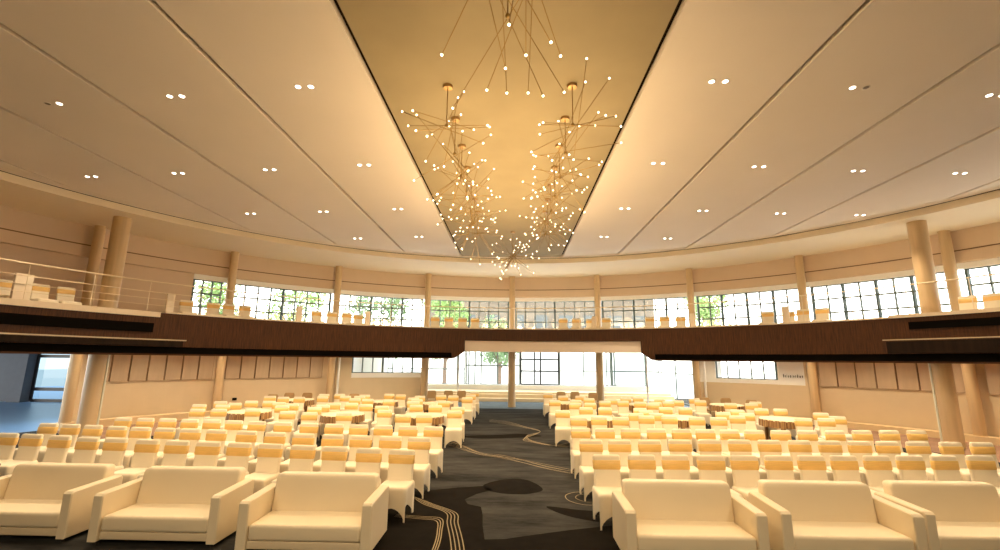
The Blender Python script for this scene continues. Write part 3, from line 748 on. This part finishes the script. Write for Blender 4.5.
# ------------------------------------------------------------------ chandeliers
def lamp_point(name, loc, power, col, r=.15):
    l = bpy.data.lights.new(name, 'POINT'); l.energy = power; l.color = col; l.shadow_soft_size = r
    o = bpy.data.objects.new(name, l); COL.objects.link(o); o.location = loc; return o
WARM = (1.0, .70, .36)
def chandelier(x, y, lab, seed, group, ends=None, drop=.72, n=7):
    rg = random.Random(seed)
    t = thing('starburst_chandelier', lab, 'chandelier', (x, y, HC), 0, group)
    MB().lathe([(.075, -.045), (.085, -.03), (.085, 0)], 16).build('canopy', M['bronze'], t)
    MB().tube((0, 0, -.04), (0, 0, -drop), .008, 6).build('stem', M['brass'], t)
    MB().ball((0, 0, -drop), .03, 10).build('hub', M['brass'], t)
    H = Vector((0, 0, -drop))
    rods = []
    if ends:
        for (ex, ey, ez), (bx, by, bz) in ends: rods.append((Vector((ex - x, ey - y, ez - HC)), Vector((bx - x, by - y, bz - HC)), True))
    else:
        for i in range(n):
            az = 2 * PI * (i + rg.uniform(-.3, .3)) / n; el = R(rg.choice((-58, -45, -30, -14, 2, 18, 34)) + rg.uniform(-7, 7))
            d = Vector((math.cos(az) * math.cos(el), math.sin(az) * math.cos(el), math.sin(el)))
            off = Vector((rg.uniform(-.1, .1), rg.uniform(-.1, .1), rg.uniform(-.07, .07)))
            l1 = rg.uniform(.66, .98); l2 = rg.uniform(.45, .82)
            p = H + off + d * l1; q = H + off - d * l2
            if p.z > -.08: p = H + off + d * .35
            if q.z > -.08: q = H + off + (q - H - off) * ((-.08 - H.z - off.z) / (q.z - H.z - off.z))
            rods.append((p, q, True))
    for p, q, _ in rods:
        o = MB().tube(p, q, .0055, 5).build('rod', M['brass'], t)
        for e in (p, q): MB().ball(e, .0155, 8).build('bulb', M['bulb'], o)
    lamp_point('chandelier_lamp', (x, y, HC - drop - 1.05), CH_POWER, WARM, .4)
CH_POWER = 25
ys = [6.77, 7.8, 8.9, 10.0, 11.1, 12.15, 13.25]
for s, xx in (('left', -1.12), ('right', .96)):
    for i, y in enumerate(ys):
        chandelier(xx, y, 'brass starburst chandelier, %s file, %s from the camera' % (s, ORD[i + 1]), 100 + i * 7 + (50 if s == 'left' else 0) + (3 if i == 6 else 0), 'starburst chandeliers in two files on the gold ceiling', n=7 if i < 2 else 9)
chandelier(-.03, 15.5, 'brass starburst chandelier alone at the far end of the gold panel', 77, 'single chandeliers on the centre line', n=24, drop=.9)
near = [(-.84, 4.57), (-.86, 5.68), (-.36, 5.26), (-.11, 4.82), (-.1, 5.33), (.13, 4.59), (.18, 5.33), (.38, 5.4), (.4, 4.38), (.53, 4.61), (.65, 5.32), (-.06, 4.11)]
tops = [(-.15, 3.7), (.35, 3.9), (.25, 4.0), (-.4, 3.8), (-.15, 4.3), (.1, 3.5), (.2, 4.2), (-.35, 4.0), (-.3, 3.6), (.0, 3.6), (-.45, 3.75), (0, 4.39)]
nd = []
for (ex, ey), (bx, by) in zip(near, tops): nd.append(((ex, ey, 5.75), (bx, by, 6.45)))
for ex, ey, ez, bx, by, bz in ((-1.0, 3.5, 6.3, .55, 4.3, 6.35), (-.6, 4.35, 6.35, .8, 3.5, 6.3), (-.55, 3.3, 6.2, .3, 4.5, 6.5)): nd.append(((ex, ey, ez), (bx, by, bz)))
chandelier(-.08, 4.39, 'brass starburst chandelier nearest the camera, cut by the top edge', 5, 'single chandeliers on the centre line', ends=nd)

# ------------------------------------------------------------------ downlights
def spot(loc, power, col, ang=110, blend=.6, r=.06):
    l = bpy.data.lights.new('downlight_beam', 'SPOT'); l.energy = power; l.color = col; l.spot_size = R(ang); l.spot_blend = blend; l.shadow_soft_size = r
    o = bpy.data.objects.new('downlight_beam', l); COL.objects.link(o); o.location = loc; return o
DLX = [(-10.85, 10.5), (-8.42, 10.3), (-5.98, 10.1), (-3.56, 9.85), (3.34, 9.8), (5.74, 10.0), (8.20, 10.25), (10.70, 10.4)]
def downlight(x, y, off, lab, p):
    t = thing('twin_downlight', lab, 'ceiling light', (x, y, HC), 0, 'twin downlights in the ceiling strips')
    for j, s in enumerate((-1, 1)):
        r = MB().lathe([(.046, -.006), (.058, -.006), (.058, 0)], 20, (s * .11, 0, 0)).build('trim_ring', M['ring'], t)
        o = MB().lathe([(.040, -.009), (.046, -.004)], 16, (s * .11, 0, 0)).build('lens', M['lensoff'] if off == s else M['lens'], r)
    spot((x, y, HC - .03), p, (1.0, .80, .54))
rows_dl = [-3.1, .1, 3.3, 0, 3.12, 6.28, 6.2 + 3.1]
SP = 190; FLOOD_FILL = 330
sn = ['outermost', 'third', 'second', 'first', 'first', 'second', 'third', 'outermost']
for i, (x, y0) in enumerate(DLX):
    sd = 'left' if x < 0 else 'right'
    for r in (-1, 0, 1, 2):
        y = y0 + 3.15 * r + (.05 if r < 0 else 0)
        if (x - I[0]) ** 2 + (y - I[1]) ** 2 > 12.9 ** 2 and y > I[1]: continue
        off = -1 if (i == 1 and r == -1) else 1 if (i == 5 and r == -1) else 0
        lab = 'recessed twin downlight, %s ceiling strip %s of the gold panel, %s' % (sn[i], sd, {-3: 'out of view behind', -2: 'row above the camera', -1: 'nearest visible row', 0: 'second visible row', 1: 'third visible row', 2: 'farthest row'}[r])
        downlight(x, y, off, lab, SP * (.45 if r < 0 else 1))

# added floodlights behind the camera, unseen, brightening sofas and chairs
for i, x in enumerate((-5.2, 0.0, 5.2)):
    t = thing('added_floodlight', 'black floodlight added behind the camera as fill light, outside the view, ' + ('left one', 'middle one', 'right one')[i], 'lamp', (x, -2.6, 6.0), 0, 'added floodlights')
    hd = MB().tube((0, .28, -.22), (0, -.12, .06), .17, 20, r2=.13).build('housing', M['black'], t)
    MB().bar((0, -.05, .05), (0, -.05, .82), .04).build('bracket', M['black'], t)
    l = spot((x, -2.25, 5.74), FLOOD_FILL, (1.0, .80, .52), 88, .8, .25); l.name = 'added_flood_beam'
    d = Vector((x * .75, 6.8, .3)) - Vector(l.location); l.rotation_euler = d.to_track_quat('-Z', 'Y').to_euler()
# lamps added under the balcony to brighten the wall, hidden from view
for a in list(range(-64, -16, 7)) + list(range(34, 80, 7)):
    x, y = pol(W, RW - 1.25, a); l = spot((x, y, 3.08), 64, (1.0, .80, .52), 125, .9, .08)
    t = thing('added_soffit_light', 'round downlight added under the balcony to brighten the wall, hidden behind the timber front', 'ceiling light', (x, y, 3.12), 0, 'added downlights under the balcony')
    r = MB().lathe([(.05, -.006), (.065, -.006), (.065, 0)], 16).build('trim_ring', M['ring'], t); MB().lathe([(.045, -.008), (.05, -.003)], 16).build('lens', M['lens'], r)
# ------------------------------------------------------------------ small wall items
x, y = pol(W, RW - .02, -46.3)
o = MB().cushion((0, 0, 0), (.16, .05, .10), .01).build('wall_socket', M['black'], None, (x, y, .62)); o.rotation_euler.z = R(46.3)
tag(o, 'small black socket box on the left wall right of a column', 'socket')
lt = MB(); lx = -.36
for w_, h_, z_ in ((.05, .13, 0), (.03, .09, 0), (.012, .12, 0), (.04, .08, 0), (.05, .09, 0), (.012, .10, 0), (.045, .08, 0), (.03, .09, 0), (.05, .12, 0), (.06, .08, 0), (.04, .09, 0)):
    lt.box((lx + w_ / 2, 0, h_ / 2), (w_ * .55, .008, h_)); lt.box((lx + w_ / 2, 0, h_ * .5), (w_, .008, .014)); lx += w_ + .028
x, y = pol(W, RW - .03, 44.6); lt = lt.build('wall_lettering', M['text'], None, (x, y, 1.72)); lt.rotation_euler = (0, 0, -R(44.6))
tag(lt, 'tiny dark lettering on the white panel of the right wall', 'lettering')

# ------------------------------------------------------------------ outside
GR = MB(); GR.box((0, 60, -.8), (200, 150, .2)); struct(GR, 'outside_ground', M['ground'])
def tree(x, y, h, cr, lab, leafm, seed, n=2600):
    rg = random.Random(seed); t = thing('tree', lab, 'tree', (x, y, -.7), 0, 'trees outside the windows')
    tk = MB(); tk.tube((0, 0, 0), (0, 0, h * .45), .22, 10, r2=.13)
    for i in range(6):
        a = i * 1.05; tk.tube((0, 0, h * (.3 + .03 * i)), (math.cos(a) * cr * .6, math.sin(a) * cr * .6, h * (.55 + .05 * i)), .08, 6, r2=.03)
    tk.build('trunk', M['bark'], t)
    c = MB(); cl = [(rg.uniform(-.6, .6) * cr, rg.uniform(-.6, .6) * cr, h * rg.uniform(.42, .92)) for _ in range(16)]
    for i in range(n):
        q = cl[i % 16]; d = Vector((rg.gauss(0, 1), rg.gauss(0, 1), rg.gauss(0, .8))); d.normalize(); p = Vector(q) + d * cr * .42 * rg.random() ** .4
        s = rg.uniform(.10, .2); u = Vector((rg.gauss(0, 1), rg.gauss(0, 1), rg.gauss(0, 1))).normalized(); v = u.cross(Vector((rg.random(), 1, rg.random()))).normalized()
        c.add([p - u * s, p + v * s * .5, p + u * s, p - v * s * .5], [(0, 1, 2, 3)])
    c.build('crown', leafm, t)
for i, (x, y, h, cr, lm, lab) in enumerate([
    (-21.2, 29.8, 8.5, 2.7, 'leaf', 'leafy tree outside the leftmost balcony window'), (-16.2, 33.2, 9, 2.7, 'leaf', 'leafy tree outside the second balcony window from the left'),
    (-11.0, 36.5, 9, 2.8, 'leaf2', 'darker tree outside behind the left balcony windows'), (-6.0, 40, 9, 2.4, 'leaf', 'leafy tree outside left of the foyer glass'),
    (-1.2, 40.5, 7, 2.0, 'leaf2', 'small tree seen through the foyer glass'), (16.0, 38.0, 9, 2.2, 'leaf', 'thin pale tree outside the right balcony windows')]):
    tree(x, y, h, cr, lab, M[lm], 30 + i, 2600)
nb = thing('neighbour_building', 'long low tan building outside behind the middle balcony windows', 'building', (3, 52, -.7))
MB().box((0, 0, 4.9), (24, 8, 9.8)).build('wall', M['facade'], nb)
for i in range(9):
    for j, z in enumerate((6.9,)):
        MB().box((-10.4 + i * 2.6, -4.02, z), (1.5, .06, 1.7)).build('window', M['facaded'], nb)
MB().box((0, -4.2, 2.35), (24.2, .3, 4.7)).build('daylight_white_base', M['render'], nb)  # white box added to stand in for blown-out daylight behind the lower glass
MB().box((0, -4.15, 5.0), (24.4, .35, .5)).build('ledge', M['white'], nb); MB().box((0, -4.15, 9.8), (24.6, .5, .35)).build('cornice', M['white'], nb)

# ------------------------------------------------------------------ daylight
w = bpy.data.worlds.new('sky'); S.world = w; w.use_nodes = True
nt = w.node_tree; bg = nt.nodes['Background']
tc = nt.nodes.new('ShaderNodeTexCoord'); sx = nt.nodes.new('ShaderNodeSeparateXYZ'); nt.links.new(tc.outputs['Generated'], sx.inputs[0])
rp = nt.nodes.new('ShaderNodeValToRGB'); nt.links.new(sx.outputs['Z'], rp.inputs['Fac'])
rp.color_ramp.elements[0].color = (1, .95, .86, 1); rp.color_ramp.elements[1].color = (.80, .86, .92, 1)
nt.links.new(rp.outputs['Color'], bg.inputs['Color']); bg.inputs['Strength'].default_value = 4.0

# ------------------------------------------------------------------ camera
p, psi, ro = R(10.757), R(1.77), R(.605)
right = Vector((math.cos(psi), math.sin(psi), 0)); fwd0 = Vector((-math.sin(psi), math.cos(psi), 0)); up0 = Vector((0, 0, 1))
fw = fwd0 * math.cos(p) + up0 * math.sin(p); up = -fwd0 * math.sin(p) + up0 * math.cos(p)
r2 = right * math.cos(ro) + up * math.sin(ro); u2 = -right * math.sin(ro) + up * math.cos(ro)
cd = bpy.data.cameras.new('camera'); cd.sensor_width = 36; cd.lens = 447 * 36 / 1000; cd.clip_start = .05; cd.clip_end = 500
co = bpy.data.objects.new('camera', cd); COL.objects.link(co)
mx = Matrix((r2, u2, -fw)).transposed().to_4x4(); mx.translation = (0, 0, 2.3); co.matrix_world = mx
S.camera = co
vs = S.view_settings; S.display_settings.display_device = 'sRGB'; vs.view_transform = 'Standard'; vs.look = 'None'; vs.gamma = 1; vs.use_curve_mapping = False; vs.exposure = 1.1
S.cycles.use_denoising = True; S.cycles.max_bounces = 10; S.cycles.diffuse_bounces = 6; S.cycles.transparent_max_bounces = 12; S.cycles.sample_clamp_indirect = 6
